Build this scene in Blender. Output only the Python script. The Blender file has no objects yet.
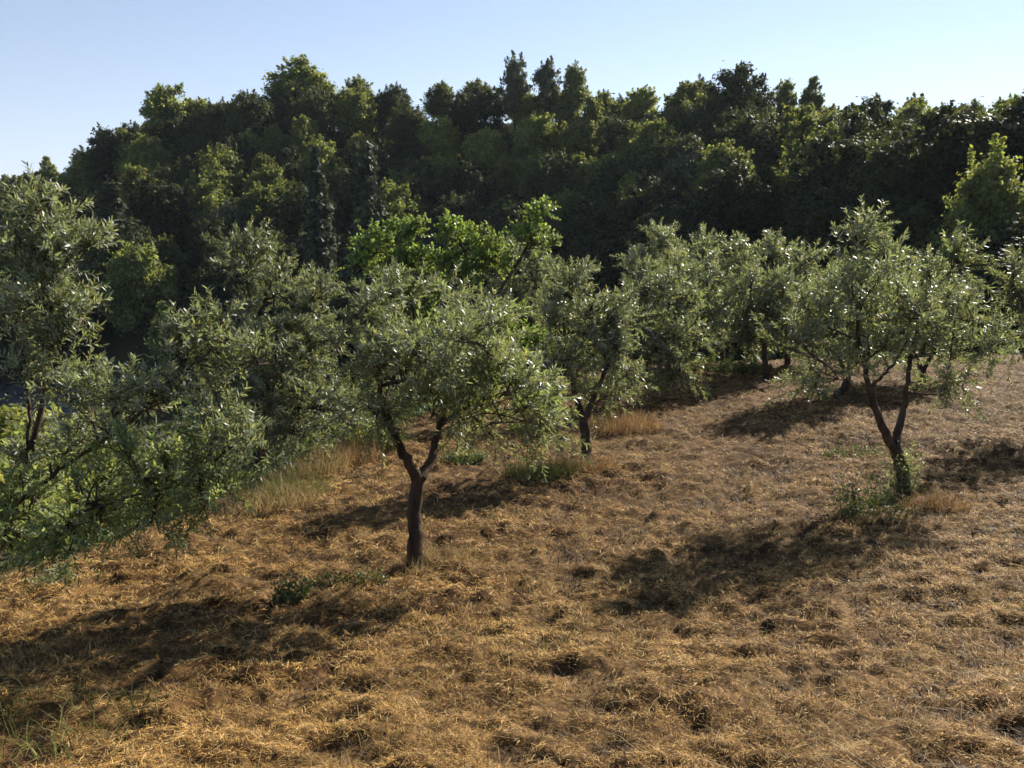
import bpy, math
import numpy as np

scene = bpy.context.scene
COL = scene.collection
R = math.radians

# ------------------------------------------------------------------ camera
CAM = np.array([0.0, 0.0, 1.65])
F = 803.0
PITCH = math.atan((384 - 240) / F)
CR = np.array([1.0, 0, 0])
CF = np.array([0, math.cos(PITCH), -math.sin(PITCH)])
CU = np.array([0, math.sin(PITCH), math.cos(PITCH)])

cam_data = bpy.data.cameras.new("camera")
cam = bpy.data.objects.new("camera", cam_data)
COL.objects.link(cam)
cam.location = CAM
cam.rotation_euler = (math.pi / 2 - PITCH, 0, 0)
cam_data.sensor_width = 36
cam_data.lens = F / 1024 * 36
cam_data.clip_start = 0.05
cam_data.clip_end = 40000
scene.camera = cam


def ray(px, py):
    return CF + CR * (px - 512) / F - CU * (py - 384) / F


def at(px, py, depth):
    return CAM + ray(px, py) * depth


# ------------------------------------------------------------------ noise
def _hash(ix, iy, seed):
    h = (ix.astype(np.int64) * 374761393 + iy.astype(np.int64) * 668265263 + seed * 1442695041) & 0xFFFFFFFF
    h = ((h ^ (h >> 13)) * 1274126177) & 0xFFFFFFFF
    h = (h ^ (h >> 16)) & 0xFFFFFF
    return h / float(0xFFFFFF)


def vnoise(x, y, seed=0):
    x = np.asarray(x, float); y = np.asarray(y, float)
    ix = np.floor(x); iy = np.floor(y)
    fx = x - ix; fy = y - iy
    fx = fx * fx * (3 - 2 * fx); fy = fy * fy * (3 - 2 * fy)
    a = _hash(ix, iy, seed); b = _hash(ix + 1, iy, seed)
    c = _hash(ix, iy + 1, seed); d = _hash(ix + 1, iy + 1, seed)
    return (a * (1 - fx) + b * fx) * (1 - fy) + (c * (1 - fx) + d * fx) * fy - 0.5


def fbm(x, y, seed=0, octv=4, gain=0.5):
    s = 0; a = 1.0; k = 1.0
    for i in range(octv):
        c, sn = math.cos(i * 1.1), math.sin(i * 1.1)
        s = s + a * vnoise((x * c - y * sn) * k, (x * sn + y * c) * k, seed + i * 17)
        a *= gain; k *= 2.03
    return s


# ------------------------------------------------------------------ terrain
GY = [-30, 0, 2, 4, 6, 8, 11, 16, 22, 26, 32, 40, 50, 400]
GZ = [1.5, 0, -.45, -.95, -1.35, -1.62, -1.78, -1.85, -1.95, -2.5, -4.5, -7.5, -9, -30]
U_K = [-.9, -.64, -.45, -.27, 0, .28, .45, .64, .9]
RIDGE = [-2, 3, 12.5, 16.5, 17.0, 14, 10.8, 10.8, 10]       # ground height at the ridge
RDIST = [135, 128, 120, 114, 108, 104, 100, 96, 92]
FDIST = [66, 62, 59, 62, 68, 49, 41, 35, 32]
MDIST = [100, 95, 90, 88, 84, 61, 53, 46, 43]
MIDZ = [-6, -4, 1, 2, -1.2, -.2, 1.0, .2, 0]
FOOTZ = [-11, -10.5, -10, -9.5, -9.5, -9.5, -9, -8.5, -8]


def smax(a, b, k):
    return 0.5 * (a + b + np.sqrt((a - b) ** 2 + k * k)) - 0.0


def H0(x, y):
    x = np.asarray(x, float); y = np.asarray(y, float)
    g = sum(np.interp(y + o, GY, GZ) for o in (-1.2, -.6, 0, .6, 1.2)) / 5
    g = g + 0.025 * np.clip(x, 0, 30)
    s = (-5.9 + (np.minimum(y, 40) - 6.5) * 0.40 - x) / 1.08
    g = g - 0.26 * (s + np.sqrt(s * s + 1.2)) * np.clip((y + 8) / 8, 0, 1)
    u = x / np.maximum(y, 5)
    foot = np.interp(u, U_K, FOOTZ)
    g = smax(g, foot, 1.0)
    fd = np.interp(u, U_K, FDIST); rd = np.interp(u, U_K, RDIST); rz = np.interp(u, U_K, RIDGE)
    md = np.interp(u, U_K, MDIST); mz = np.interp(u, U_K, MIDZ)
    t = (y - fd) / (rd - fd)
    t1 = np.clip((y - fd) / (md - fd), 0, 1); t2 = np.clip((y - md) / (rd - md), 0, 1)
    t1 = .5 * t1 + .5 * t1 * t1 * (3 - 2 * t1)
    hill = (mz - foot) * t1 + (rz - mz) * t2
    over = np.clip(y - rd, 0, None)
    hill = hill - np.minimum(over * 0.3, rz - foot + 25)
    return g + np.where(t > 0, hill, 0)


def micro(x, y):
    d = np.hypot(x, y)
    w = np.clip((40 - d) / 15, 0, 1)
    a = fbm(x * 0.8, y * 0.8, 3, 3) * 0.10
    b = vnoise(x * 4.1 + 9, y * 5.0, 11)
    c = vnoise(x * 7.5, y * 9.0 + 3, 23)
    e = vnoise(x * 17, y * 19, 29)
    clump = np.power(np.clip(b + .5, 0, 1), 1.6) * 0.075 + c * 0.08 + e * 0.055
    return (a + clump) * w


def H(x, y):
    return H0(x, y) + micro(np.asarray(x, float), np.asarray(y, float))


def hit(px, py):
    r = ray(px, py)
    ts = np.exp(np.linspace(math.log(1.5), math.log(140), 4000))
    pts = CAM[None] + r[None] * ts[:, None]
    below = pts[:, 2] < H0(pts[:, 0], pts[:, 1])
    i = int(np.argmax(below)) if below.any() else len(ts) - 1
    p = pts[i].copy()
    p[2] = float(H(p[0], p[1]))
    return p


# ------------------------------------------------------------------ mesh helpers
def raw_mesh(name, V, loops, starts, mat, smooth=False):
    me = bpy.data.meshes.new(name)
    me.vertices.add(len(V)); me.vertices.foreach_set("co", np.asarray(V, np.float32).ravel())
    me.loops.add(len(loops)); me.loops.foreach_set("vertex_index", np.asarray(loops, np.int32))
    me.polygons.add(len(starts)); me.polygons.foreach_set("loop_start", np.asarray(starts, np.int32))
    me.polygons.foreach_set("use_smooth", np.full(len(starts), smooth))
    me.update(calc_edges=True)
    if mat: me.materials.append(mat)
    return me


def pattern_mesh(name, V, nv, faces, mat, smooth=False):
    """V: (n*nv,3); faces: list of index tuples within one element."""
    n = len(V) // nv
    flat = np.array([i for f in faces for i in f])
    st = np.cumsum([0] + [len(f) for f in faces[:-1]])
    L = (flat[None] + (np.arange(n) * nv)[:, None]).ravel()
    S = (st[None] + (np.arange(n) * len(flat))[:, None]).ravel()
    return raw_mesh(name, V, L, S, mat, smooth)


def norm(a):
    return a / np.maximum(np.linalg.norm(a, axis=-1, keepdims=True), 1e-9)


def perp(T, N):
    N = N - T * np.sum(T * N, -1, keepdims=True)
    return norm(N)


def lance_leaves(name, P, T, N, L, W, curl, mat):
    T = norm(T); N = perp(T, N); S = np.cross(N, T)
    L = L[:, None]; W = W[:, None]; C = curl[:, None] * L
    V = np.stack([P,
                  P + T * L * .33 + S * W * .5 + N * W * .12, P + T * L * .33 - S * W * .5 + N * W * .12,
                  P + T * L * .70 + S * W * .42 - N * C * .35, P + T * L * .70 - S * W * .42 - N * C * .35,
                  P + T * L - N * C], 1).reshape(-1, 3)
    return pattern_mesh(name, V, 6, [(0, 1, 2), (1, 3, 4, 2), (3, 5, 4)], mat)


def cards(name, P, N, size, rng, mat):
    n = len(P)
    T = perp(norm(N), rng.normal(size=(n, 3))); N = norm(N); S = np.cross(N, T)
    s = size[:, None]
    j = lambda a, b: rng.uniform(a, b, (n, 1))
    V = np.stack([P - T * s * j(.35, .6) , P + S * s * j(.2, .5) + T * s * j(-.2, .1) + N * s * j(-.15, .15),
                  P + T * s * j(.4, .7), P - S * s * j(.2, .5) + T * s * j(-.1, .25) + N * s * j(-.15, .15)], 1).reshape(-1, 3)
    return pattern_mesh(name, V, 4, [(0, 1, 2), (0, 2, 3)], mat)


def blades(name, P, D, L, W, bend, mat, side=None):
    """thin tapering bent strips. D initial direction, bend: downward turn"""
    n = len(P)
    D = norm(D)
    if side is None:
        S = norm(np.cross(D, np.array([0, 0, 1.0])[None] + 1e-3))
    else:
        S = perp(D, side)
    L = L[:, None]; W = W[:, None]; b = bend[:, None]
    M = P + D * L * .55
    D2 = norm(D + np.array([0, 0, -1.0])[None] * b)
    E = M + D2 * L * .5
    V = np.stack([P + S * W * .5, P - S * W * .5, M + S * W * .42, M - S * W * .42, E], 1).reshape(-1, 3)
    return pattern_mesh(name, V, 5, [(0, 2, 3, 1), (2, 4, 3)], mat)


class Tubes:
    def __init__(self):
        self.V = []; self.L = []; self.S = []; self.nv = 0; self.nl = 0

    def add(self, pts, rad, sides=6, rng=None, rough=0.0):
        pts = np.asarray(pts, float); m = len(pts)
        tang = np.gradient(pts, axis=0); tang = norm(tang)
        ref = np.array([.3, .9, .2]) if abs(tang[0][2]) > .5 else np.array([0, 0, 1.0])
        n = perp(tang, np.repeat(ref[None], m, 0)); b = np.cross(tang, n)
        ang = np.arange(sides) / sides * 2 * math.pi
        r = np.asarray(rad, float)[:, None] * np.ones((m, sides))
        if rng is not None and rough: r = r * (1 + rng.normal(size=r.shape) * rough)
        V = pts[:, None] + (n[:, None] * np.cos(ang)[None, :, None] + b[:, None] * np.sin(ang)[None, :, None]) * r[:, :, None]
        self.V.append(V.reshape(-1, 3))
        o = self.nv
        i = np.arange(m - 1)[:, None] * sides; j = np.arange(sides)[None]; k = (j + 1) % sides
        Q = np.stack([i + j, i + k, i + sides + k, i + sides + j], -1).reshape(-1, 4) + o
        self.L.append(Q.ravel()); self.S.append(self.nl + np.arange(len(Q)) * 4)
        self.nl += Q.size
        cap = np.arange(sides) + o + (m - 1) * sides
        self.L.append(cap); self.S.append(np.array([self.nl])); self.nl += sides
        self.nv += m * sides

    def mesh(self, name, mat):
        return raw_mesh(name, np.concatenate(self.V), np.concatenate(self.L), np.concatenate(self.S), mat, True)


def curve(pts, n):
    """Catmull-Rom resample"""
    p = np.asarray(pts, float)
    if len(p) == 2:
        t = np.linspace(0, 1, n)[:, None]
        return p[0] * (1 - t) + p[1] * t
    q = np.vstack([2 * p[0] - p[1], p, 2 * p[-1] - p[-2]])
    out = []
    for s in np.linspace(0, len(p) - 1 - 1e-6, n):
        i = int(s); t = s - i
        a, b, c, d = q[i:i + 4]
        out.append(.5 * ((2 * b) + (-a + c) * t + (2 * a - 5 * b + 4 * c - d) * t * t + (-a + 3 * b - 3 * c + d) * t ** 3))
    return np.array(out)


def thing(name, loc, label, cat, group=None, kind=None):
    o = bpy.data.objects.new(name, None); COL.objects.link(o)
    o.location = loc
    o.empty_display_size = .2
    tag(o, label, cat, group, kind)
    return o


def tag(o, label, cat=None, group=None, kind=None):
    o["label"] = label
    if cat: o["category"] = cat
    if group: o["group"] = group
    if kind: o["kind"] = kind


def link(name, me, parent=None, loc=None):
    o = bpy.data.objects.new(name, me); COL.objects.link(o)
    if parent: o.parent = parent
    if loc is not None: o.location = loc
    return o


# ------------------------------------------------------------------ materials
def mat_new(name):
    m = bpy.data.materials.new(name); m.use_nodes = True
    nt = m.node_tree; nt.nodes.clear()
    out = nt.nodes.new("ShaderNodeOutputMaterial")
    return m, nt, out


def N(nt, t, **kw):
    n = nt.nodes.new(t)
    for k, v in kw.items(): setattr(n, k, v)
    return n


def ramp(nt, stops):
    r = N(nt, "ShaderNodeValToRGB")
    e = r.color_ramp.elements
    while len(e) < len(stops): e.new(0.5)
    for el, (p, c) in zip(e, stops):
        el.position = p; el.color = (*c, 1)
    return r


def leaf_mat(name, top, under, trans, tfac=.3, rough=.45, spec=.35, var=.45, objvar=.25, hue=.03):
    m, nt, out = mat_new(name)
    g = N(nt, "ShaderNodeNewGeometry"); oi = N(nt, "ShaderNodeObjectInfo")
    mix = N(nt, "ShaderNodeMix", data_type='RGBA')
    mix.inputs[6].default_value = (*top, 1); mix.inputs[7].default_value = (*under, 1)
    nt.links.new(g.outputs["Backfacing"], mix.inputs[0])
    hs = N(nt, "ShaderNodeHueSaturation")
    mr = N(nt, "ShaderNodeMapRange"); mr.inputs[3].default_value = 1 - var; mr.inputs[4].default_value = 1 + var
    nt.links.new(g.outputs["Random Per Island"], mr.inputs[0])
    mo = N(nt, "ShaderNodeMapRange"); mo.inputs[3].default_value = 1 - objvar; mo.inputs[4].default_value = 1 + objvar
    nt.links.new(oi.outputs["Random"], mo.inputs[0])
    mu = N(nt, "ShaderNodeMath", operation='MULTIPLY')
    nt.links.new(mr.outputs[0], mu.inputs[0]); nt.links.new(mo.outputs[0], mu.inputs[1])
    nt.links.new(mu.outputs[0], hs.inputs["Value"])
    mh = N(nt, "ShaderNodeMath", operation='MULTIPLY'); mh.inputs[1].default_value = 7.31
    fr = N(nt, "ShaderNodeMath", operation='FRACT')
    ad = N(nt, "ShaderNodeMath", operation='ADD')
    nt.links.new(g.outputs["Random Per Island"], mh.inputs[0]); nt.links.new(oi.outputs["Random"], ad.inputs[1])
    nt.links.new(mh.outputs[0], ad.inputs[0]); nt.links.new(ad.outputs[0], fr.inputs[0])
    mhr = N(nt, "ShaderNodeMapRange"); mhr.inputs[3].default_value = .5 - hue; mhr.inputs[4].default_value = .5 + hue
    nt.links.new(fr.outputs[0], mhr.inputs[0]); nt.links.new(mhr.outputs[0], hs.inputs["Hue"])
    nt.links.new(mix.outputs[2], hs.inputs["Color"])
    p = N(nt, "ShaderNodeBsdfPrincipled")
    p.inputs["Roughness"].default_value = rough; p.inputs["Specular IOR Level"].default_value = spec
    nt.links.new(hs.outputs[0], p.inputs["Base Color"])
    tr = N(nt, "ShaderNodeBsdfTranslucent")
    hs2 = N(nt, "ShaderNodeHueSaturation"); hs2.inputs["Color"].default_value = (*trans, 1)
    nt.links.new(mu.outputs[0], hs2.inputs["Value"]); nt.links.new(mhr.outputs[0], hs2.inputs["Hue"])
    nt.links.new(hs2.outputs[0], tr.inputs["Color"])
    ms = N(nt, "ShaderNodeMixShader"); ms.inputs[0].default_value = tfac
    nt.links.new(p.outputs[0], ms.inputs[1]); nt.links.new(tr.outputs[0], ms.inputs[2])
    nt.links.new(ms.outputs[0], out.inputs[0])
    return m


def straw_mat(name, stops, tfac=.2, rough=.6):
    m, nt, out = mat_new(name)
    g = N(nt, "ShaderNodeNewGeometry")
    r = ramp(nt, stops)
    nt.links.new(g.outputs["Random Per Island"], r.inputs[0])
    tc = N(nt, "ShaderNodeTexCoord"); no = N(nt, "ShaderNodeTexNoise")
    no.inputs["Scale"].default_value = 1.3; no.inputs["Detail"].default_value = 4
    nt.links.new(tc.outputs["Object"], no.inputs["Vector"])
    mr = N(nt, "ShaderNodeMapRange"); mr.inputs[1].default_value = .35; mr.inputs[2].default_value = .65
    mr.inputs[3].default_value = .62; mr.inputs[4].default_value = 1.2
    nt.links.new(no.outputs[0], mr.inputs[0])
    hs = N(nt, "ShaderNodeHueSaturation")
    nt.links.new(mr.outputs[0], hs.inputs["Value"]); nt.links.new(r.outputs[0], hs.inputs["Color"])
    p = N(nt, "ShaderNodeBsdfPrincipled"); p.inputs["Roughness"].default_value = rough
    p.inputs["Specular IOR Level"].default_value = .12
    nt.links.new(hs.outputs[0], p.inputs["Base Color"])
    tr = N(nt, "ShaderNodeBsdfTranslucent"); nt.links.new(hs.outputs[0], tr.inputs["Color"])
    ms = N(nt, "ShaderNodeMixShader"); ms.inputs[0].default_value = tfac
    nt.links.new(p.outputs[0], ms.inputs[1]); nt.links.new(tr.outputs[0], ms.inputs[2])
    nt.links.new(ms.outputs[0], out.inputs[0])
    return m


def bark_mat(name, a, b, scale=18):
    m, nt, out = mat_new(name)
    tc = N(nt, "ShaderNodeTexCoord"); mp = N(nt, "ShaderNodeMapping"); mp.inputs["Scale"].default_value = (1, 1, .3)
    no = N(nt, "ShaderNodeTexNoise"); no.inputs["Scale"].default_value = scale; no.inputs["Detail"].default_value = 7
    no.inputs["Roughness"].default_value = .65
    nt.links.new(tc.outputs["Object"], mp.inputs[0]); nt.links.new(mp.outputs[0], no.inputs["Vector"])
    r = ramp(nt, [(.35, a), (.68, b)])
    nt.links.new(no.outputs[0], r.inputs[0])
    p = N(nt, "ShaderNodeBsdfPrincipled"); p.inputs["Roughness"].default_value = .9
    p.inputs["Specular IOR Level"].default_value = .15
    bu = N(nt, "ShaderNodeBump"); bu.inputs["Strength"].default_value = .9; bu.inputs["Distance"].default_value = .02
    nt.links.new(no.outputs[0], bu.inputs["Height"]); nt.links.new(bu.outputs[0], p.inputs["Normal"])
    nt.links.new(r.outputs[0], p.inputs["Base Color"]); nt.links.new(p.outputs[0], out.inputs[0])
    return m


M_OLIVE = leaf_mat("olive leaf", (.130, .145, .066), (.25, .262, .17), (.27, .295, .09), tfac=.42, rough=.42, spec=.48, var=.45, objvar=.12)
M_OLIVE_LIT = leaf_mat("young olive leaf", (.128, .152, .052), (.21, .235, .125), (.31, .36, .08), tfac=.44, rough=.5, spec=.3, objvar=.1)  # greener, more translucent olive leaf; sunlight on low foliage put into its colour
M_BRIGHT = leaf_mat("bright broad leaf", (.105, .15, .038), (.125, .165, .055), (.28, .36, .055), tfac=.40, rough=.45, spec=.3, objvar=.1)
M_FOREST = [
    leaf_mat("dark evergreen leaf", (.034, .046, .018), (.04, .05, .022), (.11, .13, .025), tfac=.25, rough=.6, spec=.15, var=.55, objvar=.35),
    leaf_mat("mid green leaf", (.098, .122, .036), (.11, .13, .05), (.30, .325, .06), tfac=.42, rough=.6, spec=.15, var=.55, objvar=.3),
    leaf_mat("yellow green leaf", (.150, .170, .046), (.16, .18, .06), (.37, .39, .07), tfac=.42, rough=.6, spec=.15, var=.55, objvar=.25),
    leaf_mat("grey green leaf", (.11, .12, .065), (.13, .14, .09), (.15, .165, .06), tfac=.3, rough=.6, spec=.12, objvar=.15),
]
M_NEEDLE = leaf_mat("conifer needle", (.055, .072, .042), (.06, .078, .045), (.09, .11, .05), tfac=.2, rough=.6, spec=.2, objvar=.15)
M_RUST = leaf_mat("rusty leaf", (.20, .10, .035), (.2, .11, .05), (.32, .16, .04), tfac=.35, rough=.6, spec=.2)
M_WEED = leaf_mat("weed leaf", (.065, .085, .03), (.085, .105, .05), (.12, .16, .03), tfac=.3, rough=.5, spec=.3)
M_FLOWER = leaf_mat("yellow flower", (.5, .38, .03), (.45, .34, .03), (.5, .4, .03), tfac=.3)
M_BARK = bark_mat("olive bark", (.028, .019, .013), (.125, .086, .057), 14)
M_BARK2 = bark_mat("forest bark", (.03, .024, .018), (.10, .08, .06), 6)
M_TWIG = bark_mat("twig bark", (.06, .055, .04), (.15, .14, .105), 30)
M_STRAW = straw_mat("cut straw", [(0, (.08, .040, .013)), (.15, (.24, .128, .034)), (.48, (.53, .300, .082)), (.85, (.70, .45, .145)), (1, (.80, .61, .30))])
M_THATCH = straw_mat("dark thatch", [(0, (.03, .018, .010)), (.5, (.075, .045, .02)), (1, (.17, .105, .045))], tfac=.1)
M_DRY = straw_mat("dry grass", [(0, (.20, .13, .05)), (.5, (.38, .27, .11)), (1, (.55, .43, .22))], tfac=.3)
M_REDDRY = straw_mat("reddish dry grass", [(0, (.17, .095, .04)), (.5, (.33, .20, .085)), (1, (.50, .34, .16))], tfac=.3)
M_GREENGRASS = straw_mat("half green grass", [(0, (.075, .095, .025)), (.6, (.17, .19, .05)), (1, (.34, .29, .11))], tfac=.35)


def ground_mat():
    m, nt, out = mat_new("mown straw ground")
    tc = N(nt, "ShaderNodeTexCoord")
    def noise(sc, det, ro, vec=(1, 1, 1)):
        mp = N(nt, "ShaderNodeMapping"); mp.inputs["Scale"].default_value = vec
        nt.links.new(tc.outputs["Object"], mp.inputs[0])
        n = N(nt, "ShaderNodeTexNoise"); n.inputs["Scale"].default_value = sc
        n.inputs["Detail"].default_value = det; n.inputs["Roughness"].default_value = ro
        nt.links.new(mp.outputs[0], n.inputs["Vector"]); return n
    a = noise(.9, 5, .6); b = noise(9, 6, .7, (.7, 1.2, 1)); c = noise(55, 3, .7)
    r1 = ramp(nt, [(.32, (.035, .021, .010)), (.5, (.12, .07, .028)), (.72, (.29, .18, .072))])
    nt.links.new(b.outputs[0], r1.inputs[0])
    r2 = ramp(nt, [(.35, (.50, .42, .36)), (.62, (1, 1, 1))])
    nt.links.new(a.outputs[0], r2.inputs[0])
    mx = N(nt, "ShaderNodeMix", data_type='RGBA', blend_type='MULTIPLY'); mx.inputs[0].default_value = 1
    nt.links.new(r1.outputs[0], mx.inputs[6]); nt.links.new(r2.outputs[0], mx.inputs[7])
    r3 = ramp(nt, [(.3, (.6, .58, .55)), (.7, (1.25, 1.25, 1.25))])
    nt.links.new(c.outputs[0], r3.inputs[0])
    mx2 = N(nt, "ShaderNodeMix", data_type='RGBA', blend_type='MULTIPLY'); mx2.inputs[0].default_value = 1
    nt.links.new(mx.outputs[2], mx2.inputs[6]); nt.links.new(r3.outputs[0], mx2.inputs[7])
    at_ = N(nt, "ShaderNodeAttribute", attribute_name="wild")
    g = ramp(nt, [(.3, (.035, .032, .016)), (.7, (.085, .085, .035))])
    nt.links.new(b.outputs[0], g.inputs[0])
    mx3 = N(nt, "ShaderNodeMix", data_type='RGBA')
    nt.links.new(at_.outputs["Fac"], mx3.inputs[0])
    nt.links.new(mx2.outputs[2], mx3.inputs[6]); nt.links.new(g.outputs[0], mx3.inputs[7])
    p = N(nt, "ShaderNodeBsdfPrincipled"); p.inputs["Roughness"].default_value = .95
    p.inputs["Specular IOR Level"].default_value = .1
    bu = N(nt, "ShaderNodeBump"); bu.inputs["Strength"].default_value = .8; bu.inputs["Distance"].default_value = .03
    nt.links.new(b.outputs[0], bu.inputs["Height"]); nt.links.new(bu.outputs[0], p.inputs["Normal"])
    nt.links.new(mx3.outputs[2], p.inputs["Base Color"]); nt.links.new(p.outputs[0], out.inputs[0])
    return m


# ------------------------------------------------------------------ ground
def build_ground():
    ys = [-6.0]
    while ys[-1] < 20000:
        y = ys[-1]
        if y < 1.5: s = .25
        elif y < 30: s = .006 * (y + 3)
        elif y < 200: s = .02 * y
        else: s = .12 * y
        ys.append(y + s)
    ys = np.array(ys)
    us = np.concatenate([np.linspace(-2.6, -.8, 60, endpoint=False), np.linspace(-.8, .8, 520, endpoint=False), np.linspace(.8, 2.6, 61)])
    X = us[None] * (ys[:, None] * .92 + 7.0) * np.where(ys[:, None] > 0, 1, 1)
    # inside the view the fan is denser; it stays one sheet
    Y = np.repeat(ys[:, None], len(us), 1)
    Z = H(X, Y)
    far = np.clip((Y - 300) / 600, 0, 1)
    Z = Z * (1 - far) + (-32) * far
    nr, nc = X.shape
    V = np.stack([X, Y, Z], -1).reshape(-1, 3)
    i = np.arange(nr - 1)[:, None] * nc; j = np.arange(nc - 1)[None]
    Q = np.stack([i + j, i + j + 1, i + nc + j + 1, i + nc + j], -1).reshape(-1, 4)
    me = raw_mesh("ground", V, Q.ravel(), np.arange(len(Q)) * 4, ground_mat(), True)
    s = (-6.0 + (np.minimum(Y, 40) - 6.5) * 0.40 - X) + fbm(X * .5, Y * .5, 77, 3) * 1.5
    wild = np.maximum(np.clip(s / 1.2, 0, 1), np.clip((Y - 24 + fbm(X * .3, Y * .3, 5, 3) * 4) / 3, 0, 1))
    at_ = me.attributes.new("wild", 'FLOAT', 'POINT')
    at_.data.foreach_set("value", wild.ravel().astype(np.float32))
    o = link("ground", me)
    tag(o, "mown orchard ground strewn with golden straw", None, None, "structure")


build_ground()


# ------------------------------------------------------------------ straw
def build_straw():
    rng = np.random.default_rng(5)

    def sample(n, d0, d1, umax=.86):
        d = np.exp(rng.uniform(math.log(d0), math.log(d1), n))
        u = rng.uniform(-umax, umax, n)
        x = u * d; y = d
        s = (-6.1 + (y - 6.5) * 0.40 - x) + fbm(x * .5, y * .5, 77, 3) * 1.5
        k = s < rng.uniform(-.4, .8, n)
        return x[k], y[k], d[k]

    x, y, d = sample(640000, 2.2, 27)
    xr = x * .86 - y * .5; yr = x * .5 + y * .86
    dens = fbm(x * 1.6, y * 1.9, 41, 3) * .7 + fbm(xr * 1.1, yr * .22, 47, 3) * .9
    cl = vnoise(x * 4.1 + 9, y * 5.0, 11) + .75 * vnoise(x * 7.5, y * 9.0 + 3, 23)
    k = (dens + rng.uniform(-.5, .5, len(x)) > -.28) & (cl + rng.uniform(-.16, .16, len(x)) > -.20)
    x, y, d = x[k], y[k], d[k]
    n = len(x)
    lod = np.clip(d / 5, .75, 4) ** .75
    swirl = vnoise(x * .9, y * .9, 55) * 7 + vnoise(x * 3, y * 3, 56) * 6 + rng.normal(0, 1.3, n)
    el = np.abs(rng.normal(0, .36, n)) + .03
    D = np.stack([np.cos(swirl) * np.cos(el), np.sin(swirl) * np.cos(el), np.sin(el)], -1)
    L = rng.uniform(.018, .075, n) * np.clip(lod, .8, 2.0)
    W = rng.uniform(.0018, .0042, n) * lod
    P = np.stack([x, y, H(x, y) + rng.uniform(-.004, .02, n)], -1)
    side = np.stack([-np.sin(swirl), np.cos(swirl), rng.normal(0, .5, n)], -1)
    o = link("straw", blades("straw", P, D, L, W, rng.uniform(.1, .9, n), M_STRAW, side))
    tag(o, "golden cut straw scattered over the orchard ground", None, None, "stuff")

    # matted darker thatch in the hollows
    x, y, d = sample(160000, 2.2, 26)
    b = vnoise(x * 4.1 + 9, y * 5.0, 11) + .75 * vnoise(x * 7.5, y * 9.0 + 3, 23) + .25 * fbm(x * 1.6, y * 1.9, 141, 3)
    k = b + rng.uniform(-.14, .14, len(x)) < -.165
    x, y, d = x[k], y[k], d[k]; n = len(x)
    lod = np.clip(d / 5, .75, 4) ** .75
    th = rng.uniform(0, 6.283, n); el = rng.uniform(.1, 1.0, n)
    D = np.stack([np.cos(th) * np.cos(el), np.sin(th) * np.cos(el), np.sin(el)], -1)
    P = np.stack([x, y, H(x, y) - .005], -1)
    o = link("thatch", blades("thatch", P, D, rng.uniform(.04, .10, n) * np.clip(lod, .8, 1.5), rng.uniform(.003, .007, n) * lod, rng.uniform(.2, 1, n), M_THATCH))
    tag(o, "dark brown matted thatch in hollows of the straw", None, None, "stuff")

    # long pale stalks lying loose
    x, y, d = sample(5000, 2.3, 18); n = len(x)
    th = rng.uniform(0, 6.283, n); el = rng.uniform(.02, .3, n)
    D = np.stack([np.cos(th) * np.cos(el), np.sin(th) * np.cos(el), np.sin(el)], -1)
    P = np.stack([x, y, H(x, y) + .015], -1)
    o = link("stalks", blades("stalks", P, D, rng.uniform(.07, .24, n), rng.uniform(.002, .0042, n) * np.clip(d / 6, .8, 2), rng.uniform(.1, .5, n), M_DRY))
    tag(o, "long pale dry stalks lying loose on the straw", None, None, "stuff")


build_straw()


def green_stubble():
    rng = np.random.default_rng(61)
    n = 60000
    d = np.exp(rng.uniform(math.log(2.3), math.log(24), n)); u = rng.uniform(-.86, .86, n)
    x, y = u * d, d
    s = (-6.1 + (y - 6.5) * 0.40 - x)
    k = (fbm(x * .55, y * .55, 201, 4) + rng.uniform(-.25, .25, n) > .42) & (s < .3)
    x, y, d = x[k], y[k], d[k]; n = len(x)
    D = np.stack([rng.normal(0, .45, n), rng.normal(0, .45, n), np.ones(n)], -1)
    P = np.stack([x, y, H(x, y)], -1)
    o = link("stubble", blades("stubble", P, D, rng.uniform(.03, .12, n), rng.uniform(.002, .005, n) * np.clip(d / 6, .8, 2.5), rng.uniform(.1, .8, n), M_GREENGRASS))
    tag(o, "sparse greenish stubble regrowing through the straw", None, None, "stuff")


green_stubble()


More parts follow.
